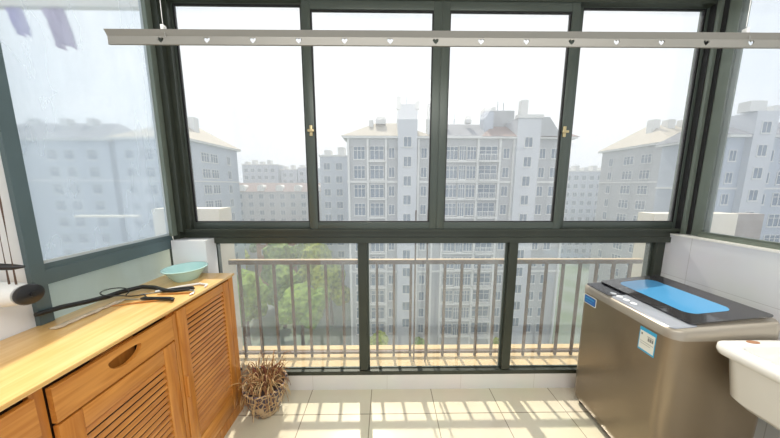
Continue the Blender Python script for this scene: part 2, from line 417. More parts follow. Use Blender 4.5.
for k, (x, side) in enumerate(((.243, 'left'), (.345, 'right'))):
    o = bx('slim_reflection', M['bar'], x - .006, x + .006, .285, .297, .015, 1.4)  # bars modelled in place of a door frame's reflection in the pane
    tag(o, '%s one of two slim brown bars built for a reflection in the middle lower window' % side, 'reflection_bar', 'bars built for reflections in the lower window')

# neighbour's slab overhead on the left, with clothes hanging from it
bx('wall_outside_slab', M['slab'], -5.8, -2.47, 1.0, 1.06, 3.378, 3.75, kind='structure')
def garment(x0, x1, x2, x3, z0, z1, mat, lab):
    n = 10; m = MB(); L = []
    for i in range(9):
        t = i / 8; a = x0 + (x2 - x0) * t; b = x1 + (x3 - x1) * t; z = z1 + (z0 - z1) * t
        fr = [(a + (b - a) * k / n, 1.03 + .018 * math.sin(k * 1.9 + t * 2) * (1 + t), z - .02 * math.sin(k * .7) * t) for k in range(n + 1)]
        bk = [(p[0], p[1] + .012, p[2]) for p in reversed(fr)]
        L.append(fr + bk)
    m.loft(L); o = m.build('hanging_garment', mat, smooth=True); tag(o, lab, 'clothes', 'clothes hanging outside the left window')
garment(-3.86, -3.70, -3.76, -3.69, 3.14, 3.375, M['lav'], 'small pale lavender garment hanging from the slab outside, the one further left')
garment(-3.50, -3.28, -3.40, -3.24, 3.02, 3.375, M['lav2'], 'longer dusky violet garment hanging from the slab outside the left window')

# ------------------------------------------------------------------ cabinet
XF = -1.044
cb = empty('cabinet', (-1.26, -1.05, 0), 0, 'orange pine cabinet with louvered doors and a drawer against the left wall', 'cabinet')
def part(name, mat, boxes, parent, bevel=0., off=None):
    m = MB(); l = parent.matrix_world_loc if False else off
    for q in boxes: m.box(q[0] - l[0], q[1] - l[0], q[2] - l[1], q[3] - l[1], q[4] - l[2], q[5] - l[2], bevel)
    return m.build(name, mat, parent, smooth=bevel > 0)
co_ = (-1.26, -1.05, 0)
ya_, yb_ = -1.93, -.147
m = part('tabletop', M['wood_top'], [(-1.475, -1.037, ya_ - .01, yb_ + .015, .997, 1.014)], cb, .003, co_)
part('body', M['wood_v'], [(-1.47, XF - .022, yb_ - .02, yb_, .06, .994), (-1.47, XF - .022, ya_, ya_ + .02, .06, .994), (-1.47, -1.455, ya_, yb_, .06, .994),
     (-1.47, XF - .03, ya_, yb_, .05, .07), (XF - .04, XF - .022, yb_ - .045, yb_, .06, .994), (XF - .04, XF - .022, -.625, -.58, .06, .994),
     (XF - .04, XF - .022, -1.075, -1.045, .06, .994), (XF - .04, XF - .022, -1.53, -1.50, .06, .994), (-1.47, -1.08, ya_, yb_, .0, .05),
     (XF - .022, XF, yb_ - .042, yb_, .0, .997), (XF - .022, XF - .004, -.610, -.592, .05, .974), (XF-.022, XF-.002, -.59, -.19, .0, .075),(XF-.022, XF-.002, -1.5, -.612, .0, .075)], cb, 0, co_)
part('backing', M['gap_shade'], [(XF - .06, XF - .05, ya_ + .02, yb_ - .045, .07, .98)], cb, 0, co_)  # dark sheet behind the doors stands for shade between the slats
def louver_door(y0, y1, z0, z1, sw, rt_, rb, pitch=.029, handle=None):
    d = part('door', M['wood_v'], [(XF - .02, XF, y0, y0 + sw, z0, z1), (XF - .02, XF, y1 - sw, y1, z0, z1)], cb, .003, co_)
    m = MB()
    for a, b in ((z0, z0 + rb), (z1 - rt_, z1)):
        m = MB(); m.box(XF - .02 + 1.26, XF + 1.26 - .0005, y0 + sw + 1.05, y1 - sw + 1.05, a, b, .002); m.build('door_rail', M['wood'], d, smooth=True)
    m = MB()
    n = int((z1 - rt_ - z0 - rb) / pitch); pitch = (z1 - rt_ - z0 - rb) / n
    for k in range(n):
        zc = z0 + rb + pitch * (k + .5)
        # tilted slat, outer edge low
        xo, xi = XF - .002 + 1.26, XF - .018 + 1.26
        a, b = y0 + sw + 1.05, y1 - sw + 1.05
        t = .003; xi = xo - .010
        hh = pitch * .27; p = [(xo, zc - hh), (xo, zc - hh + t), (xi, zc + hh), (xi, zc + hh - t)]
        m.loft([[(px, a, pz) for px, pz in p], [(px, b, pz) for px, pz in p]])
    m.build('louver_panel', M['wood_slat'], d)
    if handle:
        hm = MB(); hy = handle + 1.05
        hm.box(XF + 1.26 - .004, XF + 1.26 + .012, hy - .006, hy + .006, .50, .62, .004); hm.build('finger_pull', M['wood_v'], d, smooth=True)
    return d
louver_door(-.587, -.190, .08, .982, .056, .05, .12, .0275, -.578)
louver_door(-1.042, -.615, .08, .842, .062, .075, .10, .031)
louver_door(-1.497, -1.078, .08, .842, .062, .075, .10, .031)
louver_door(-1.91, -1.53, .08, .982, .056, .05, .12, .0275)
def drawer(y0, y1, z0, z1):
    # front with a half round scoop cut through: build as a panel with a hole
    bm_ = bmesh.new(); yc = (y0 + y1) / 2; zc = .925
    outer = [(y0, z0), (y1, z0), (y1, z1), (y0, z1)]
    hole = [(yc + .062 * math.cos(R(a)), zc + .012 + .046 * math.sin(R(a))) for a in range(180, 361, 15)] + \
           [(yc + .062 * math.cos(R(a)), zc + .012 + .010 * math.sin(R(a))) for a in range(20, 180, 20)]
    es = []
    for lp in (outer, hole):
        vs = [bm_.verts.new((XF + 1.26, y + 1.05, z)) for y, z in lp]
        es += [bm_.edges.new((vs[i], vs[(i + 1) % len(vs)])) for i in range(len(vs))]
    bmesh.ops.triangle_fill(bm_, use_beauty=True, use_dissolve=False, edges=es)
    r = bmesh.ops.extrude_face_region(bm_, geom=list(bm_.faces))
    bmesh.ops.translate(bm_, vec=(-.018, 0, 0), verts=[v for v in r['geom'] if isinstance(v, bmesh.types.BMVert)])
    mb = MB(); mb.bm.free(); mb.bm = bm_
    d = mb.build('drawer', M['wood'], cb)
    m = MB()  # the cup behind the scoop
    m.box(XF + 1.26 - .055, XF + 1.26 - .045, yc - .075 + 1.05, yc + .075 + 1.05, zc - .05, zc + .04)
    m.build('scoop_handle', M['wood_v'], d)
drawer(-1.042, -.615, .852, .974)
drawer(-1.497, -1.078, .852, .974)

# ------------------------------------------------------------------ things on the cabinet
ZT = 1.014
# bowl
bw = empty('bowl', (-1.275, -.235, ZT), 0, 'wide pale aqua plastic bowl at the far end of the cabinet top', 'bowl')
m = MB(); prof = [(.0, .0), (.085, .0), (.09, .006), (.115, .035), (.14, .072), (.152, .084), (.162, .086), (.162, .090), (.150, .090), (.137, .078), (.112, .04), (.088, .012), (0, .010)]
m.lathe([(r * .72, z * .85) for r, z in prof], n=48); m.build('basin', M['aqua'], bw, smooth=True)
m = MB(); m.lathe([(.0, 0), (.018, .0), (.02, .02), (.008, .03), (0, .03)], c=(-.02, -.02, .0105), n=14)
o = m.build('soap_dispenser_cap', M['plastic_w']); o.location = (-1.275, -.235, ZT); tag(o, 'small white cap lying inside the aqua bowl', 'cap')
# long black sleeve tube
m = MB()
m.tube([(-1.448, -.775, 1.072), (-1.445, -.70, 1.066), (-1.43, -.62, 1.052), (-1.44, -.53, 1.034), (-1.44, -.46, 1.030), (-1.40, -.39, 1.028), (-1.325, -.395, 1.026), (-1.24, -.43, 1.026), (-1.17, -.445, 1.026), (-1.10, -.425, 1.026)],
       [.009, .011, .011, .012, .012, .011, .011, .010, .008, .006], 10)
o = m.build('black_tube', M['blackrub'], smooth=True); tag(o, 'long black rubber tube lying along the back of the cabinet top', 'tube')
m = MB(); pts = [(-1.43 + .055 * math.cos(R(a)), -.50 + .045 * math.sin(R(a)), 1.03 + .025 * math.sin(R(a * .5))) for a in range(0, 331, 15)]
pts += [(-1.36, -.49, 1.018), (-1.31, -.47, 1.018), (-1.27, -.50, 1.018)]
m.tube(pts, .0028, 6); o = m.build('thin_wire', M['blackrub'], smooth=True); tag(o, 'thin black wire looped once beside the black tube on the cabinet', 'wire')
def tool(label, p0, p1, grip_len, hook):
    d = Vector(p1) - Vector(p0); L = d.length; rt_ = empty('hooked_rod', p0, math.atan2(d.y, d.x), label, 'tool', 'hooked rods on the cabinet top')
    m = MB(); m.tube([(0, 0, .004), (L * .3, .006, .004), (L - grip_len, 0, .008)], .003, 6); m.build('rod', M['steel'], rt_, smooth=True)
    m = MB(); g = L - grip_len
    m.tube([(g, 0, .010), (g + .01, 0, .011), (L * .98, 0, .011), (L + .012, -.004 * hook, .011), (L + .022, -.016 * hook, .010)], [.006, .009, .010, .009, .006], 10); m.build('grip', M['black'], rt_, smooth=True)
tool('hooked steel rod with a black grip lying beside the tube, nearer the bowl', (-1.33, -.47, ZT), (-1.12, -.40, ZT), .125, 1)
tool('hooked steel rod with a black grip lying nearest the cabinet front edge', (-1.37, -.53, ZT), (-1.11, -.535, ZT), .155, 1)
# rod end curl over the front edge
m = MB(); m.tube([(-1.115, -.425, 1.022), (-1.085, -.43, 1.024), (-1.062, -.445, 1.022), (-1.055, -.465, 1.020), (-1.062, -.478, 1.019)], .0045, 8)
o = m.build('metal_hook', M['steel'], smooth=True); tag(o, 'small bent metal hook near the front edge of the cabinet top', 'hook')
# wooden sticks
for k, (a, b, lab) in enumerate((((-1.36, -.60), (-1.12, -.52), 'thin wooden stick lying nearest the front of the cabinet top'), ((-1.24, -.47), (-1.065, -.45), 'short flat wooden stick between the two black grips'))):
    m = MB(); m.tube([(a[0], a[1], 1.018), ((a[0] + b[0]) / 2, (a[1] + b[1]) / 2, 1.019), (b[0], b[1], 1.018)], [.002, .0045, .003], 6)
    o = m.build('wooden_stick', M['wood'], smooth=True); tag(o, lab, 'stick', 'wooden sticks on the cabinet top')
# crumpled film strips
def crumple(name, cx, cy, w, d, rot, mat, lab, cat, amp=.006, zb=ZT):
    m = MB(); n = 14; rows = []
    rr = random.Random(int(cx * 1000))
    h = [[rr.random() * amp for _ in range(n)] for _ in range(n)]
    for i in range(n):
        row = []
        for j in range(n):
            u, v = (i / (n - 1) - .5) * w, (j / (n - 1) - .5) * d * (1 + .2 * math.sin(i * 1.3))
            row.append((cx + u * math.cos(rot) - v * math.sin(rot), cy + u * math.sin(rot) + v * math.cos(rot), zb + .001 + h[i][j]))
        rows.append(row)
    m.loft(rows, False, False, False)
    o = m.build(name, mat, smooth=True); sm = o.modifiers.new('s', 'SOLIDIFY'); sm.thickness = .001; sm.offset = 1
    tag(o, lab, cat); return o
crumple('plastic_film', -1.365, -.66, .26, .035, R(88), M['sheet'], 'crumpled pale plastic film on the back of the cabinet top below the black tube', 'plastic film')
m = MB(); m.tube([(-1.28, -.44, 1.020), (-1.20, -.375, 1.021), (-1.12, -.33, 1.021), (-1.065, -.345, 1.021), (-1.055, -.375, 1.021)], .006, 8)
o = m.build('white_cord', M['plastic_w'], smooth=True); tag(o, 'white cord curving in front of the aqua bowl on the cabinet top', 'cord')

# ------------------------------------------------------------------ crank of the drying rack on the left wall
ck = empty('drying_rack_crank', (XL, -.865, 1.203), 0, 'white hand crank of the drying rack with a black knob on the left wall', 'crank')
m = MB(); m.lathe([(0, 0), (.05, 0), (.052, .01), (.046, .03), (.043, .10), (.036, .145), (0, .145)], n=28, axis='x'); m.build('housing', M['plastic_w'], ck, smooth=True)
m = MB(); m.lathe([(0, .144), (.028, .146), (.036, .152), (.039, .160), (.036, .169), (.018, .175), (.009, .176), (.009, .180), (0, .180)], n=28, axis='x'); m.build('knob', M['black'], ck, smooth=True)
m = MB(); m.tube([(.02, -.07, .115), (.05, -.045, .118), (.09, -.02, .112), (.125, .0, .104), (.150, .01, .102)], [.006, .011, .013, .011, .004], 12); m.build('handle', M['black'], ck, smooth=True)
m = MB(); m.tube([(.02, -.03, .03), (.035, -.058, .115)], .006, 8); m.build('handle_arm', M['steel'], ck, smooth=True)
for dx in (.105, .130):
    m = MB(); m.tube([(dx, -.005, .040), (dx + .003, -.003, .34), (dx - .01, -.02, 1.73)], .0028, 6); m.build('cable', M['bar'], ck)

# ------------------------------------------------------------------ drying rack bar hanging overhead
dr = empty('drying_rack_bar', (.35, -1.0, 2.0), R(-.0), 'long grey aluminium drying bar with heart shaped holes hanging overhead', 'drying rack')
x0, x1 = -1.116, 1.15
pitch = .1262; first = -.972  # local hole spacing
bm_ = bmesh.new()
def heart(cx, cz, s):
    pts = []
    for k in range(18):
        t = 2 * math.pi * k / 18
        pts.append((cx + s * .062 * 16 * math.sin(t) ** 3 / 1., cz + s * .062 * (13 * math.cos(t) - 5 * math.cos(2 * t) - 2 * math.cos(3 * t) - math.cos(4 * t))))
    return pts
holes = [first + pitch * k for k in range(18) if first + pitch * k < x1 - .03]
cells = [x0] + [(a + b) / 2 for a, b in zip(holes, holes[1:])] + [x1]
for a, b, hx in zip(cells, cells[1:], holes):
    es = []
    for lp in ([(a, -.016), (b, -.016), (b, .004), (a, .004)], heart(hx, -.005, .0085)):
        vs = [bm_.verts.new((x, 0, z)) for x, z in lp]
        es += [bm_.edges.new((vs[i], vs[(i + 1) % len(vs)])) for i in range(len(vs))]
    bmesh.ops.triangle_fill(bm_, use_beauty=True, use_dissolve=False, edges=es)
mb = MB(); mb.bm.free(); mb.bm = bm_
web = mb.build('perforated_web', M['alu'], dr); sm = web.modifiers.new('s', 'SOLIDIFY'); sm.thickness = .0025; sm.offset = 0
m = MB()
def prof(pl):
    m.loft([[(x0, y, z) for y, z in pl], [(x1, y, z) for y, z in pl]])
prof([(-.0015, .004), (.0015, .004), (-.006, .017), (-.009, .017)])
prof([(-.002, -.0175), (.003, -.0175), (.003, -.016), (-.002, -.016)])
m.build('top_flange', M['alu'], dr)
for x in (-.962, .648):
    m = MB(); m.tube([(x - .004, 0, .95), (x, 0, .036), (x + .006, -.004, .022), (x + .008, -.006, .0)], .0009, 5); m.build('hanging_wire', M['steel'], dr)
    m = MB(); m.box(x - .004, x + .005, -.006, .006, .018, .032, .002); m.build('clip', M['plastic_w'], dr, smooth=True)
dr.rotation_euler = (0, R(-.0), R(-.3))
dr.location = (.35, -1.0, 2.003)

# ------------------------------------------------------------------ washing machine
wm = empty('washing_machine', (1.705, -.39, 0), R(-2.5), 'bronze grey top loading washing machine with a blue and black lid', 'washing machine')
W = lambda x, y, z: (x - 1.71, y + .39, z)
m = MB(); loops = []
def body(z, ins, r, tilt=0):
    L = rrect(1.392 + ins, 1.90 - ins * .3, -.688 + ins, -.092 - ins, r, z, 6)
    return [W(x, y, z + tilt * (x - 1.392)) for x, y, z in L]
loops = [body(.035, .02, .05), body(.05, .008, .055), body(.10, .004, .055), body(.82, .0, .055), body(.862, .0, .055, .04)]
m.loft(loops); m.build('body', M['wash'], wm, smooth=True)
m = MB(); m.loft([body(.863, -.003, .06, .04), body(.900, -.002, .06, .10), body(.908, .004, .058, .11), body(.911, .012, .05, .11)])
m.build('top_cover', M['wash_top'], wm, smooth=True)
# control panel strip
def slope(x): return .911 + .11 * (x - 1.392)
m = MB()
m.loft([[W(x, y, slope(x) + .0015) for x, y, z in rrect(1.404, 1.53, -.31, -.112, .02, 0)], [W(x, y, slope(x) + .004) for x, y, z in rrect(1.406, 1.53, -.31, -.112, .02, 0)]])
m.build('display_panel', M['panel'], wm, smooth=True)
m = MB()
m.loft([[W(x, y, slope(x) + .0015) for x, y, z in rrect(1.404, 1.53, -.665, -.312, .02, 0)], [W(x, y, slope(x) + .0035) for x, y, z in rrect(1.406, 1.53, -.663, -.312, .02, 0)]])
cp = m.build('control_panel', M['panel2'], wm, smooth=True)
for k, y in enumerate((-.285, -.33, -.375, -.42)):
    m = MB(); x = 1.447; c = W(x, y, slope(x) + .003)
    m.lathe([(0, 0), (.016, 0), (.016, .003), (.012, .006), (0, .006)], c=c, n=18); m.build('button', M['btn'], wm, smooth=True)
# lid: black glass slab with blue window, raised to the rear
def lidz(x): return .934 + .125 * (x - 1.50)
def slab(rx, z0, z1, nm, mat, par=wm):
    m = MB(); m.loft([[W(x, y, lidz(x) + z0) for x, y, z in rx], [W(x, y, lidz(x) + z1) for x, y, z in rx]]); return m.build(nm, mat, par, smooth=True, angle=30)
lid = slab(rrect(1.50, 1.885, -.655, -.112, .02, 0), -.003, .004, 'lid', M['lidglass'])
slab(rrect(1.57, 1.79, -.585, -.165, .045, 0), .0043, .005, 'lid_window', M['lidblue'], lid)
m = MB(); m.loft([[W(x, y, slope(x)) for x, y, z in rrect(1.515, 1.875, -.645, -.125, .03, 0)], [W(x, y, lidz(x) - .003) for x, y, z in rrect(1.515, 1.875, -.645, -.125, .03, 0)]])
m.build('lid_frame', M['wash_top'], wm, smooth=True)
# stickers on the front
XW = 1.392
st_ = empty('logo_sticker', (0, 0, 0)); st_.parent = wm; st_.location = W(XW, -.182, .822)
m = MB(); m.prism([(p[0], p[1]) for p in rrect(-.052, .052, -.032, .032, .008, 0)], 0, .0015, Matrix(((0, 0, -1, 0), (-1, 0, 0, 0), (0, 1, 0, 0), (0, 0, 0, 1)))); m.build('backing', M['paper'], st_)
m = MB()
TT = Matrix(((0, 0, -1, 0), (-1, 0, 0, 0), (0, 1, 0, 0), (0, 0, 0, 1)))
m.prism([(p[0], p[1]) for p in rrect(-.047, .047, -.027, .027, .006, 0)], .0015, .0022, TT); m.build('blue_field', M['blue'], st_)
m = MB()
for y, x0_, x1_, h in ((.006, -.038, .036, .006), (-.012, -.038, .02, .003)):
    for k in range(7):
        a = x0_ + (x1_ - x0_) * k / 7; m.box(-.0028, -.0022, -a - .008, -a, y, y + h)
m.build('lettering', M['cyan'], st_)
en = empty('energy_label', (0, 0, 0)); en.parent = wm; en.location = W(XW, -.572, .785)
m = MB(); m.prism([(-.042, -.065), (.042, -.065), (.042, .065), (-.042, .065)], 0, .0012, TT); m.build('label_border', M['cyan'], en)
m = MB(); m.prism([(-.038, -.055), (.038, -.055), (.038, .046), (-.038, .046)], .0012, .0018, TT); m.build('label_paper', M['paper'], en)
m = MB()
for (a, b, c, d) in ((-.032, -.024, .024, .036), (.004, .012, .004, .022), (.014, .022, .004, .022), (.024, .032, .004, .022), (-.034, .034, -.012, -.010), (-.034, .02, -.024, -.022), (.0, .032, .026, .029)):
    m = MB(); m.prism([(a, c), (b, c), (b, d), (a, d)], .0018, .0022, TT); m.build('printing', M['ink'], en)
for x in (1.45, 1.84):
    for y in (-.63, -.15):
        m = MB(); m.lathe([(0, 0), (.022, 0), (.02, .036), (0, .036)], c=W(x, y, 0), n=14); m.build('foot', M['black'], wm, smooth=True)

# ------------------------------------------------------------------ sink
sk = empty('sink', (1.79, -1.03, 0), 0, 'white ceramic laundry sink on a pedestal beside the washing machine', 'sink')
S = lambda L: [(x - 1.79, y + 1.03, z) for x, y, z in L]
m = MB()
ys, yn = -.715, -1.36
loops = [rrect(1.66, 2.05, yn + .1, ys - .1, .05, .625), rrect(1.575, 2.055, yn + .05, ys - .045, .06, .63), rrect(1.548, 2.056, yn + .03, ys - .026, .06, .66),
         rrect(1.528, 2.057, yn + .02, ys - .018, .05, .835), rrect(1.515, 2.058, yn + .008, ys - .01, .045, .848), rrect(1.500, 2.059, yn, ys, .045, .853), rrect(1.494, 2.0592, yn, ys + .003, .045, .872),
         rrect(1.497, 2.059, yn, ys + .002, .045, .893), rrect(1.506, 2.058, yn + .008, ys - .006, .04, .9), rrect(1.545, 2.02, yn + .03, ys - .035, .04, .9),
         rrect(1.556, 2.01, yn + .04, ys - .046, .045, .892), rrect(1.575, 2.0, yn + .06, ys - .06, .05, .80), rrect(1.60, 1.98, yn + .08, ys - .08, .06, .68), rrect(1.65, 1.95, yn + .12, ys - .12, .06, .66)]
m.loft([S(L) for L in loops]); m.build('basin', M['ceramic'], sk, smooth=True, angle=60)
m = MB(); m.lathe([(.0, 0), (.028, 0), (.028, .0015), (0, .0015)], c=(1.66 - 1.79, -.735 + 1.03, .8995), n=24)
bmesh.ops.scale(m.bm, vec=(1, .45, 1), space=Matrix.Translation((-1.66 + 1.79, .735 - 1.03, 0)), verts=m.bm.verts)
m.build('overflow_plug', M['bbrick'], sk)
m = MB(); m.loft([S(rrect(1.78, 2.05, -1.16, -.92, .05, 0)), S(rrect(1.80, 2.05, -1.14, -.94, .05, .12)), S(rrect(1.80, 2.05, -1.14, -.94, .05, .55)), S(rrect(1.76, 2.05, -1.17, -.91, .05, .628))])
m.build('pedestal', M['ceramic'], sk, smooth=True)

# ------------------------------------------------------------------ dried plant pot
PX, PY = -.865, -.165
pt = empty('potted_dried_plant', (PX, PY, 0), 0, 'round mottled pot of tangled dried plant stems on the floor beside the cabinet', 'potted plant')
m = MB()
m.lathe([(r * .86, z * .92) for r, z in [(0, 0), (.085, 0), (.098, .01), (.125, .06), (.148, .13), (.158, .19), (.160, .225), (.168, .232), (.166, .243), (.150, .243), (.146, .225), (.142, .2), (0, .2)]], n=48,
        wob=lambda a, z: .012 * math.sin(9 * a + z * 40) + .008 * math.sin(17 * a))
m.build('pot', M['mosaic'], pt, smooth=True)
m = MB(); m.lathe([(0, .185), (.12, .185), (.118, .2), (.07, .215), (0, .22)], n=24, wob=lambda a, z: .05 * math.sin(5 * a)); m.build('soil', M['soil'], pt, smooth=True)
rr = random.Random(3)
def stems(n, mat, rmax, hmin, hmax, th, nm, droop=True):
    m = MB()
    for k in range(n):
        a = rr.uniform(0, 6.283); r = rr.uniform(.01, .11); b = a + rr.uniform(-1.2, 1.2)
        x, y = r * math.cos(a), r * math.sin(a); h = rr.uniform(hmin, hmax); o = rr.uniform(.03, rmax)
        end = .22 + h * rr.uniform(.2, .8)
        if droop and rr.random() < .45: o = rr.uniform(.145, .165) - r; end = rr.uniform(.05, .2); b = a
        p0 = Vector((x, y, .2)); p3 = Vector((x + o * math.cos(b), y + o * math.sin(b), end)); 
        p1 = p0 + Vector((rr.uniform(-.03, .03), rr.uniform(-.03, .03), h)); p2 = p3 + Vector((0, 0, h * .5 if droop else 0))
        pts = []
        for i in range(8):
            t = i / 7; pts.append(p0 * (1 - t) ** 3 + p1 * 3 * t * (1 - t) ** 2 + p2 * 3 * t * t * (1 - t) + p3 * t ** 3)
        m.tube(pts, [th * (1 - .7 * i / 7) for i in range(8)], 4)
    o = m.build(nm, mat, pt); o['kind'] = 'stuff'
stems(120, M['straw'], .13, .05, .17, .0042, 'dried_stems')
stems(70, M['straw2'], .15, .04, .16, .003, 'dried_grass')
for (x, y, lx, h) in ((-.065, .0, -.02, .34), (.085, .0, .05, .34), (.03, -.05, .02, .28), (-.02, .04, -.04, .29), (.05, .05, .03, .3)):
    m = MB(); m.tube([(x * .6, y, .2), (x * .8, y, .27), (x + lx * .3, y, .31), (x + lx, y, h + .02)], [.006, .011, .009, .001], 5); m.build('dry_leaf', M['leaf_dry'], pt)

# crumpled bag in the corner behind the cabinet end
m = MB(); bmesh.ops.create_icosphere(m.bm, subdivisions=4, radius=1)
from mathutils import noise as mn
for v in m.bm.verts:
    n1 = mn.noise(v.co * 2.2) * .35 + mn.noise(v.co * 6) * .2
    v.co = v.co * (1 + n1); v.co.x *= .045; v.co.y *= .04; v.co.z = v.co.z * .13 + .14
zmin = min(v.co.z for v in m.bm.verts)
for v in m.bm.verts: v.co.z -= zmin
o = m.build('crumpled_bag', M['bag'], smooth=True); o.location = (-1.055, -.075, 0)
tag(o, 'crumpled brownish plastic bag tucked between the cabinet end and the window', 'plastic bag')

# added fill light on the ceiling, unseen behind the camera
cl = empty('added_fill_light', (.3, -1.9, ZC), 0, 'round white fill light added on the balcony ceiling', 'lamp')
m = MB(); m.lathe([(0, 0), (.2, 0), (.2, -.03), (.19, -.035), (0, -.035)], n=32); m.build('base', M['plastic_w'], cl, smooth=True)
m = MB(); m.lathe([(0, -.036), (.18, -.036), (.17, -.06), (.1, -.075), (0, -.08)], n=32); m.build('fill_light_shade', M['lamp'], cl, smooth=True)

# ------------------------------------------------------------------ outside world
GZ = -27.
m = MB(); m.box(-400, 400, 3, 600, GZ - 1, GZ); o = m.build('ground', M['ground']); o['kind'] = 'structure'

def hip(m, x0, x1, y0, y1, z, h, inx, iny=None):
    yc = (y0 + y1) / 2; iny = iny if iny is not None else (y1 - y0) / 2 - .3
    a = [(x0, y0, z), (x1, y0, z), (x1, y1, z), (x0, y1, z)]
    b = [(x0 + inx, y0 + iny, z + h), (x1 - inx, y0 + iny, z + h), (x1 - inx, y1 - iny, z + h), (x0 + inx, y1 - iny, z + h)]
    m.loft([a, b])

def win_mesh(w, h, kind):
    m = MB()
    m.mi = 0
    m.box(-w / 2 - .12, w / 2 + .12, -.12, 0, -h / 2 - .16, -h / 2)
    m.box(-w / 2 - .08, w / 2 + .08, -.08, 0, h / 2, h / 2 + .08)
    m.box(-w / 2 - .08, -w / 2, -.07, 0, -h / 2, h / 2); m.box(w / 2, w / 2 + .08, -.07, 0, -h / 2, h / 2)
    if kind != 'window':
        for k in (1, 2): x = -w / 2 + w * k / 3; m.box(x - .04, x + .04, -.09, 0, -h / 2, h / 2)
        m.box(-w / 2, w / 2, -.09, 0, h * .18, h * .18 + .07)
    else: m.box(-.03, .03, -.07, 0, -h / 2, h / 2)
    m.mi = 1
    m.box(-w / 2, w / 2, -.05, 0.02, -h / 2, h / 2)
    if kind == 'balcony':
        m.mi = 0
        m.box(-w / 2 - .2, w / 2 + .2, -1.0, 0, -h / 2 - .35, -h / 2 - .15)
        m.box(-w / 2 - .2, w / 2 + .2, -1.0, -.94, -h / 2 + .75, -h / 2 + .85)
        for k in range(13): x = -w / 2 - .17 + (w + .34) * k / 12; m.box(x - .025, x + .025, -.99, -.95, -h / 2 - .15, -h / 2 + .8)
    return m

def facade_windows(root, items, rows):
    cache = {}
    for (x, w, h, kind, zoff, y) in items:
        for z in rows:
            key = (w, h, kind)
            if key not in cache:
                o = win_mesh(w, h, kind).build(kind, [M['btrim'], M['bglass']], root); cache[key] = o
            else:
                o = cache[key].copy(); col.objects.link(o); o.parent = root
            o.location = (x, y, z + zoff)

# central block -------------------------------------------------
mbk = empty('apartment_building', (0, 38, GZ), 0, 'large grey white apartment block straight ahead with two stair towers', 'building', 'apartment blocks across the courtyard')
E_ = lambda z: z - GZ
def P(nm, mat, boxes, root=mbk, bevel=0):
    for q in boxes:
        m = MB(); m.box(q[0], q[1], q[2], q[3], E_(q[4]), E_(q[5])); o = m.build(nm, mat, root)
    return o
P('wall', M['bwall'], [(-6.2, 29.3, 0, 11, GZ, 9.0)])
P('tower', M['btower'], [(1.7, 4.7, -.8, 5, GZ, 14.0)])
P('tower', M['btower'], [(20.3, 23.9, -.8, 5, GZ, 12.2)])
P('tower', M['bwall2'], [(16.1, 17.6, 2, 4, 9, 14.0), ])
P('tower', M['bwall'], [(17.7, 21.5, 3, 8, 9, 14.2)])
P('cornice', M['btrim'], [(-6.9, 29.9, -.7, 11.5, 9.0, 9.35), (-6.4, 29.5, -.25, 0, 2.1, 2.45), (-6.4, 29.5, -.2, 0, -12.9, -12.6)])
P('pilaster', M['btrim'], [(x - .16, x + .16, -.3, 0, GZ, 9.0) for x in (-6.1, -3.05, -.15, 5.0, 7.4, 9.1, 14.5, 18.0, 20.2, 29.1)])
P('floor_band', M['btrim'], [(-3, -.2, -.5, 0, 6.8 - 3 * k - 1.45, 6.8 - 3 * k - 1.2) for k in range(11)] + [(9.2, 14.4, -.5, 0, 6.8 - 3 * k - 1.45, 6.8 - 3 * k - 1.2) for k in range(11)])
P('parapet', M['btrim'], [(1.4, 2.2, -1.0, -.2, 13.2, 15.0), (4.3, 5.0, -1.0, -.2, 13.2, 14.4), (6.3, 7.1, 0, 1, 9.3, 14.3), (22.1, 23.2, 2, 3, 12, 15.6), (16, 17.8, 1.9, 4.1, 13.8, 14.4), (20.1, 24.1, -1, 0, 12.0, 12.5)])
P('chimney', M['btrim'], [(-1.9, -.2, 3, 4, 12, 13.2)]); P('chimney', M['btrim'], [(-3.0, -2.3, 3, 4, 11.5, 12.6)]); P('chimney', M['btrim'], [(13.4, 14.3, 3, 4, 12.2, 13.4)]); P('chimney', M['btrim'], [(9.6, 10.2, 3, 4, 12.2, 13.3)])
P('antenna', M['bglass'], [(3.0, 3.08, 0, .08, 14, 15.6), (3.7, 3.78, 0, .08, 14, 15.3), (11.3, 11.38, 3, 3.08, 12, 13.8), (19, 19.08, 4, 4.08, 14, 16), (20, 20.08, 4, 4.08, 14, 15.8)])
m = MB(); hip(m, -7.1, 7, -.8, 11.6, E_(9.3), 3.3, 5.2); m.build('roof', M['broof2'], mbk)
m = MB(); hip(m, 7, 17, -.3, 11.6, E_(9.3), 3.2, .6); m.build('roof', M['broof'], mbk)
m = MB(); hip(m, 14.8, 30.2, -.8, 11.6, E_(9.3), 3.6, 4.6); m.build('roof', M['broof3'], mbk)
m = MB(); m.loft([[(23.9, -.7, E_(9.2)), (27.5, -.7, E_(9.2)), (27.5, 4, E_(9.2)), (23.9, 4, E_(9.2))], [(23.9, -.7, E_(12.2)), (25.2, -.7, E_(12.2)), (25.2, 4, E_(12.2)), (23.9, 4, E_(12.2))]]); m.build('gable', M['bwall'], mbk)
rows = [E_(6.8 - 3 * k) for k in range(11)]
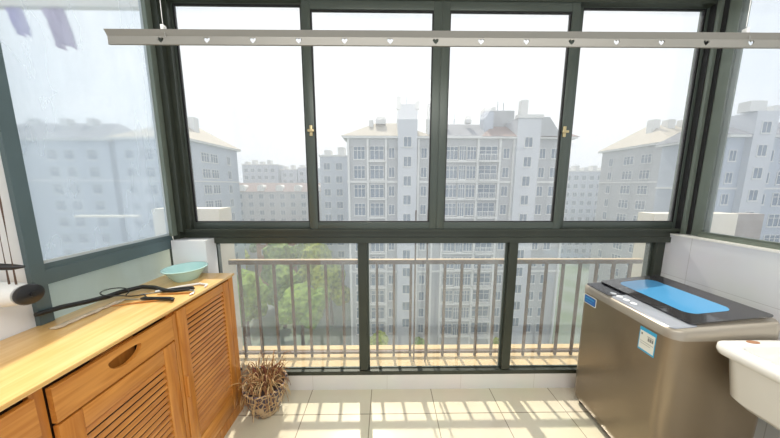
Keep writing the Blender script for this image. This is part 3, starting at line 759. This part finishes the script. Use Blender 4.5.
it = [(-4.4, 1.7, 1.9, 'bay_window', 0, 0), (-1.6, 2.1, 2.0, 'bay_window', 0, -.1), (10.35, 1.8, 1.9, 'bay_window', 0, -.1), (12.0, 1.0, 2.1, 'bay_window', 0, -.3), (13.5, 1.4, 1.9, 'bay_window', 0, -.1),
      (16.2, 2.8, 2.1, 'balcony', 0, 0), (.75, .85, 1.5, 'window', 0, 0), (5.9, .85, 1.5, 'window', 0, 0), (19.1, .95, 1.5, 'window', 0, 0), (24.9, .9, 1.5, 'window', 0, 0), (26.9, 1.1, 1.5, 'window', 0, 0),
      (3.2, 1.15, 1.45, 'window', 1.6, -.8), (22.1, 1.15, 1.45, 'window', 1.6, -.8)]
facade_windows(mbk, it, rows)

def block(label, loc, rz, L, depth, eave, roofh, wall, roof, cols, side_cols=(), chim=(), string=True, roofin=4.):
    r = empty('apartment_building', loc, rz, label, 'building', 'apartment blocks across the courtyard')
    P('wall', wall, [(0, L, 0, depth, GZ, eave)], r)
    P('cornice', M['btrim'], [(-.6, L + .6, -.6, depth + .6, eave, eave + .35), (-.12, L + .12, -.12, depth + .12, eave - 7, eave - 6.75)], r)
    m = MB(); hip(m, -.7, L + .7, -.7, depth + .7, E_(eave + .35), roofh, roofin); m.build('roof', roof, r)
    for cx in chim: P('chimney', M['btrim'], [(cx - .7, cx + .7, depth * .35, depth * .35 + 1.2, eave + roofh * .3, eave + roofh + 1.0)], r)
    facade_windows(r, [(x, w, 1.7 if k != 'window' else 1.4, k, 0, 0) for x, w, k in cols], [E_(eave - 2.4 - 3 * k) for k in range(11)])
    if side_cols:
        for x, w, k in side_cols:
            base = None
            for n in range(11):
                if base is None: base = win_mesh(w, 1.6, k).build(k, [M['btrim'], M['bglass']], r); o = base
                else: o = base.copy(); col.objects.link(o); o.parent = r
                o.rotation_euler = (0, 0, R(90) if x >= 0 else R(-90)); o.location = (L if x >= 0 else 0, abs(x), E_(eave - 2.4 - 3 * n))
    return r
# left block: its long face looks towards +x
block('pale block at the left with a cream hipped roof, its long side facing the courtyard', (-46.4, 41.5, GZ), R(-2), 12, 14, 9.3, 4.0, M['bwall2'], M['broof2'],
      [(2.5, 1.4, 'window'), (5.5, 2.2, 'bay_window'), (9, 1.2, 'window')], [(4.5, 1.8, 'bay_window'), (6.8, 1.8, 'bay_window'), (11, .9, 'window')], (3, 6.5, 9.5), roofin=5)
block('hazy blue grey block behind the far left side window', (-73, 43, GZ), 0, 24, 11, 9.4, 3.8, M['bwall2'], M['broof'],
      [(x, 1.6, 'bay_window') for x in (2, 5, 8, 14, 17, 21)], (), (6, 12, 17), roofin=4)
block('cream block at the right with a pale hipped roof, seen through the fourth upper window', (50.4, 42, GZ), R(0), 11, 14, 9.3, 4.2, M['bwall'], M['broof2'],
      [(2, 1.4, 'window'), (5, 1.6, 'bay_window')], [(-4, 1.8, 'bay_window'), (-7.5, 2.0, 'bay_window'), (-11.5, .9, 'window')], (2, 5, 8), roofin=3.6)
rb = block('blue white block with a stair tower, seen through the right side window', (46.5, 32, GZ), R(0), 22, 8, 8.2, 2.6, M['bwall2'], M['broof'],
      [(1.0, .9, 'window'), (6.3, .7, 'window'), (9, 2.2, 'bay_window'), (12, 2.2, 'bay_window'), (15.5, 2.2, 'balcony')], (), (6.2, 9), roofin=1.5)
P('tower', M['btower'], [(2.4, 5.4, -.7, 3, GZ, 11.5)], rb)
P('parapet', M['btrim'], [(1.4, 3.6, -.6, .6, 11.5, 12.8), (4.6, 6.2, -.6, .6, 11.5, 12.2)], rb)
facade_windows(rb, [(3.9, 1.15, 1.4, 'window', 0, -.7)], [E_(9.4 - 3 * k) for k in range(11)])
# distant blocks
for (x, y, L, d, e, wl, lab) in ((-66, 112, 16, 10, 11, 'bwall2', 'far pale block in the gap at the left, the one directly beside the cream roof'),
                            (-49.4, 114, 7.4, 9, 9, 'bwall2', 'far pale block in the gap at the left, the middle one of the row'),
                            (-40.8, 112, 8, 10, 9.6, 'bwall2', 'far pale block in the gap at the left, at the right end of the row'),
                            (-16.6, 60, 9, 10, 8.8, 'bwall2', 'narrow blue grey block just behind the left end of the central block'),
                            (68, 92, 20, 9, 7.2, 'bwall2', 'low far block seen between the central block and the cream block at the right')):
    r = empty('apartment_building', (x, y, GZ), 0, lab, 'building', 'far blocks on the skyline')
    P('wall', M[wl], [(0, L, 0, d, GZ, e)], r)
    k = int(L // 3.4)
    P('parapet', M['btrim'], [(-.2, L + .2, -.2, d, e, e + .4)] + [(1 + 3.4 * q, 2.6 + 3.4 * q, .5, 3, e + .4, e + 1.6 + (q % 2) * .7) for q in range(k)], r)
    facade_windows(r, [(1.7 + 3 * q, 1.5, 1.6, 'window', 0, 0) for q in range(int(L // 3))], [E_(e - 2.4 - 3.2 * q) for q in range(11)])
# row houses with arched dormers
rh = empty('terraced_houses', (-66, 92, GZ), 0, 'row of pale houses with small arched dormers below the far blocks', 'building')
P('wall', M['bwall'], [(0, 50, 0, 9, GZ, -.6)], rh)
m = MB(); hip(m, -.5, 50.5, -.5, 9.5, E_(-.6), 3.4, 2.5); m.build('roof', M['broof3'], rh)
dm = None
for k in range(7):
    if dm is None:
        m = MB(); poly = [(-1.3, 0), (1.3, 0), (1.3, 1.3)] + [(1.3 * math.cos(R(a)), 1.3 + 1.1 * math.sin(R(a))) for a in range(20, 161, 20)] + [(-1.3, 1.3)]
        m.prism(poly, -2.5, .5, Matrix(((1, 0, 0, 0), (0, 0, -1, 0), (0, 1, 0, 0), (0, 0, 0, 1)))); dm = m.build('dormer', M['btrim'], rh); o = dm
    else: o = dm.copy(); col.objects.link(o); o.parent = rh
    o.location = (4 + 7 * k, .3, E_(-.4))
facade_windows(rh, [(2 + 4 * q, 1.7, 1.7, 'window', 0, 0) for q in range(12)], [E_(-2.4 - 3.1 * q) for q in range(7)])
# brick shed between trees
bs = empty('brick_house', (-37, 66, GZ), 0, 'small brown brick house among the trees below at the left', 'house')
P('wall', M['bbrick'], [(0, 8, 0, 8, GZ, -12)], bs)
m = MB(); hip(m, -.5, 8.5, -.5, 8.5, E_(-12), 2.2, 2); m.build('roof', M['broof3'], bs)
facade_windows(bs, [(2, 1.2, 1.4, 'window', 0, 0), (5.5, 1.2, 1.4, 'window', 0, 0)], [E_(-14 - 3.1 * q) for q in range(4)])

# trees
def tree_mesh(seed, mat):
    rr = random.Random(seed); root = empty('tree', (0, 0, 0))
    m = MB()
    for k in range(9):
        q = bmesh.ops.create_icosphere(m.bm, subdivisions=3, radius=1)
        a = rr.uniform(0, 6.283); d = 0 if k == 0 else rr.uniform(1.2, 2.3); s = 2.4 if k == 0 else rr.uniform(1.2, 1.8)
        c = Vector((d * math.cos(a), d * math.sin(a), 7 + rr.uniform(-1.3, 2.0) + (1 if k == 0 else 0)))
        for v in q['verts']:
            n1 = 1 + .28 * mn.noise(v.co * 2.1 + c) + .22 * mn.noise(v.co * 5.5 + c)
            v.co = v.co * s * n1 + c
    m.build('crown', mat, root)
    m = MB(); m.tube([(0, 0, 0), (.1, 0, 3), (0, .1, 7)], [.35, .25, .12], 8); m.build('trunk', M['bark'], root)
    return root
protos = [tree_mesh(1, M['leaves']), tree_mesh(5, M['leaves2']), tree_mesh(9, M['leaves'])]
rr = random.Random(12)
spots = []
for y in (36, 45, 54, 63, 72, 81):
    for x in range(int(-.66 * y), int(-.16 * y), 9):
        if y < 57 and x < -26: continue
        if -39 < x < -27 and 60 < y < 78: continue
        if x > -18 and 55 < y: continue
        if x > -11: continue
        spots.append((x + rr.uniform(-.8, .8), y + rr.uniform(-.8, .8)))
spots += [(x, 33 + rr.uniform(-1.5, 1.5)) for x in ()] + [(x, 31 + rr.uniform(-1, 1)) for x in (-1, 5, 11, 17)]
used = [0, 0, 0]
for i, (x, y) in enumerate(spots):
    k = rr.randrange(3)
    if not used[k]: o = protos[k]; used[k] = 1
    else: o = copy_tree(protos[k])
    s = rr.uniform(1.0, 1.22) if y > 34 else rr.uniform(.45, .75)
    o.location = (x, y, GZ); o.scale = (s, s, s * rr.uniform(.9, 1.15)); o.rotation_euler = (0, 0, rr.uniform(0, 6.28))
    if y < 34: tag(o, 'small rounded green tree planted in the courtyard at the foot of the blocks', 'tree', 'courtyard trees at the foot of the blocks')
    elif k == 1: tag(o, 'yellow green leafy tree in the grove below at the left', 'tree', 'yellow green trees of the grove')
    else: tag(o, 'darker green leafy tree in the grove below at the left', 'tree', 'dark green trees of the grove')

hz = bpy.data.materials.new('air_haze'); hz.use_nodes = True; nt = hz.node_tree; nt.nodes.clear()
out = nt.nodes.new('ShaderNodeOutputMaterial'); vp = nt.nodes.new('ShaderNodeVolumePrincipled')
vp.inputs['Color'].default_value = (.86, .93, 1, 1); vp.inputs['Density'].default_value = .0035; vp.inputs['Anisotropy'].default_value = .3
nt.links.new(vp.outputs[0], out.inputs['Volume'])
m = MB(); m.box(-230, 230, 14, 150, GZ - .5, 34); o = m.build('outdoor_haze', hz); o['kind'] = 'stuff'; o['label'] = 'pale morning haze lying over the courtyard and the blocks'; o['category'] = 'haze'

# ------------------------------------------------------------------ light
sun = bpy.data.lights.new('sun', 'SUN'); sun.energy = 4.6; sun.angle = R(.9); sun.color = (1, .93, .80)
so = bpy.data.objects.new('sun', sun); col.objects.link(so)
az, el = R(-6.5), R(55)
d = Vector((math.sin(az) * math.cos(el), math.cos(az) * math.cos(el), math.sin(el)))
so.rotation_euler = d.to_track_quat('Z', 'Y').to_euler(); so.location = (0, 3, 8)

al = bpy.data.lights.new('fill_area_light', 'AREA'); al.shape = 'RECTANGLE'; al.size = 2.6; al.size_y = 1.0; al.energy = 42; al.color = (1, .97, .93)  # unseen fill light added to brighten the interior
ao = bpy.data.objects.new('fill_area_light', al); col.objects.link(ao); ao.location = (.3, -2.0, 2.84); ao.rotation_euler = (R(18), 0, 0)

w = bpy.data.worlds.new('sky'); scene.world = w; w.use_nodes = True; nt = w.node_tree; nt.nodes.clear()
out = nt.nodes.new('ShaderNodeOutputWorld'); bg = nt.nodes.new('ShaderNodeBackground')
tc = nt.nodes.new('ShaderNodeTexCoord'); mp = nt.nodes.new('ShaderNodeMapping'); mp.inputs['Scale'].default_value = (1, 1, 2.2)
n = nt.nodes.new('ShaderNodeTexNoise'); n.inputs['Scale'].default_value = 1.6; n.inputs['Detail'].default_value = 6
cr_ = nt.nodes.new('ShaderNodeValToRGB'); e = cr_.color_ramp.elements
e[0].position = .38; e[0].color = (.80, .87, .94, 1); e[1].position = .58; e[1].color = (.97, .98, .99, 1)
nt.links.new(tc.outputs['Generated'], mp.inputs[0]); nt.links.new(mp.outputs[0], n.inputs['Vector']); nt.links.new(n.outputs['Fac'], cr_.inputs[0])
nt.links.new(cr_.outputs[0], bg.inputs[0]); bg.inputs[1].default_value = 1.1; nt.links.new(bg.outputs[0], out.inputs[0])

vs = scene.view_settings
scene.display_settings.display_device = 'sRGB'
vs.view_transform = 'Standard'; vs.look = 'None'; vs.gamma = 1; vs.exposure = .05; vs.use_curve_mapping = False
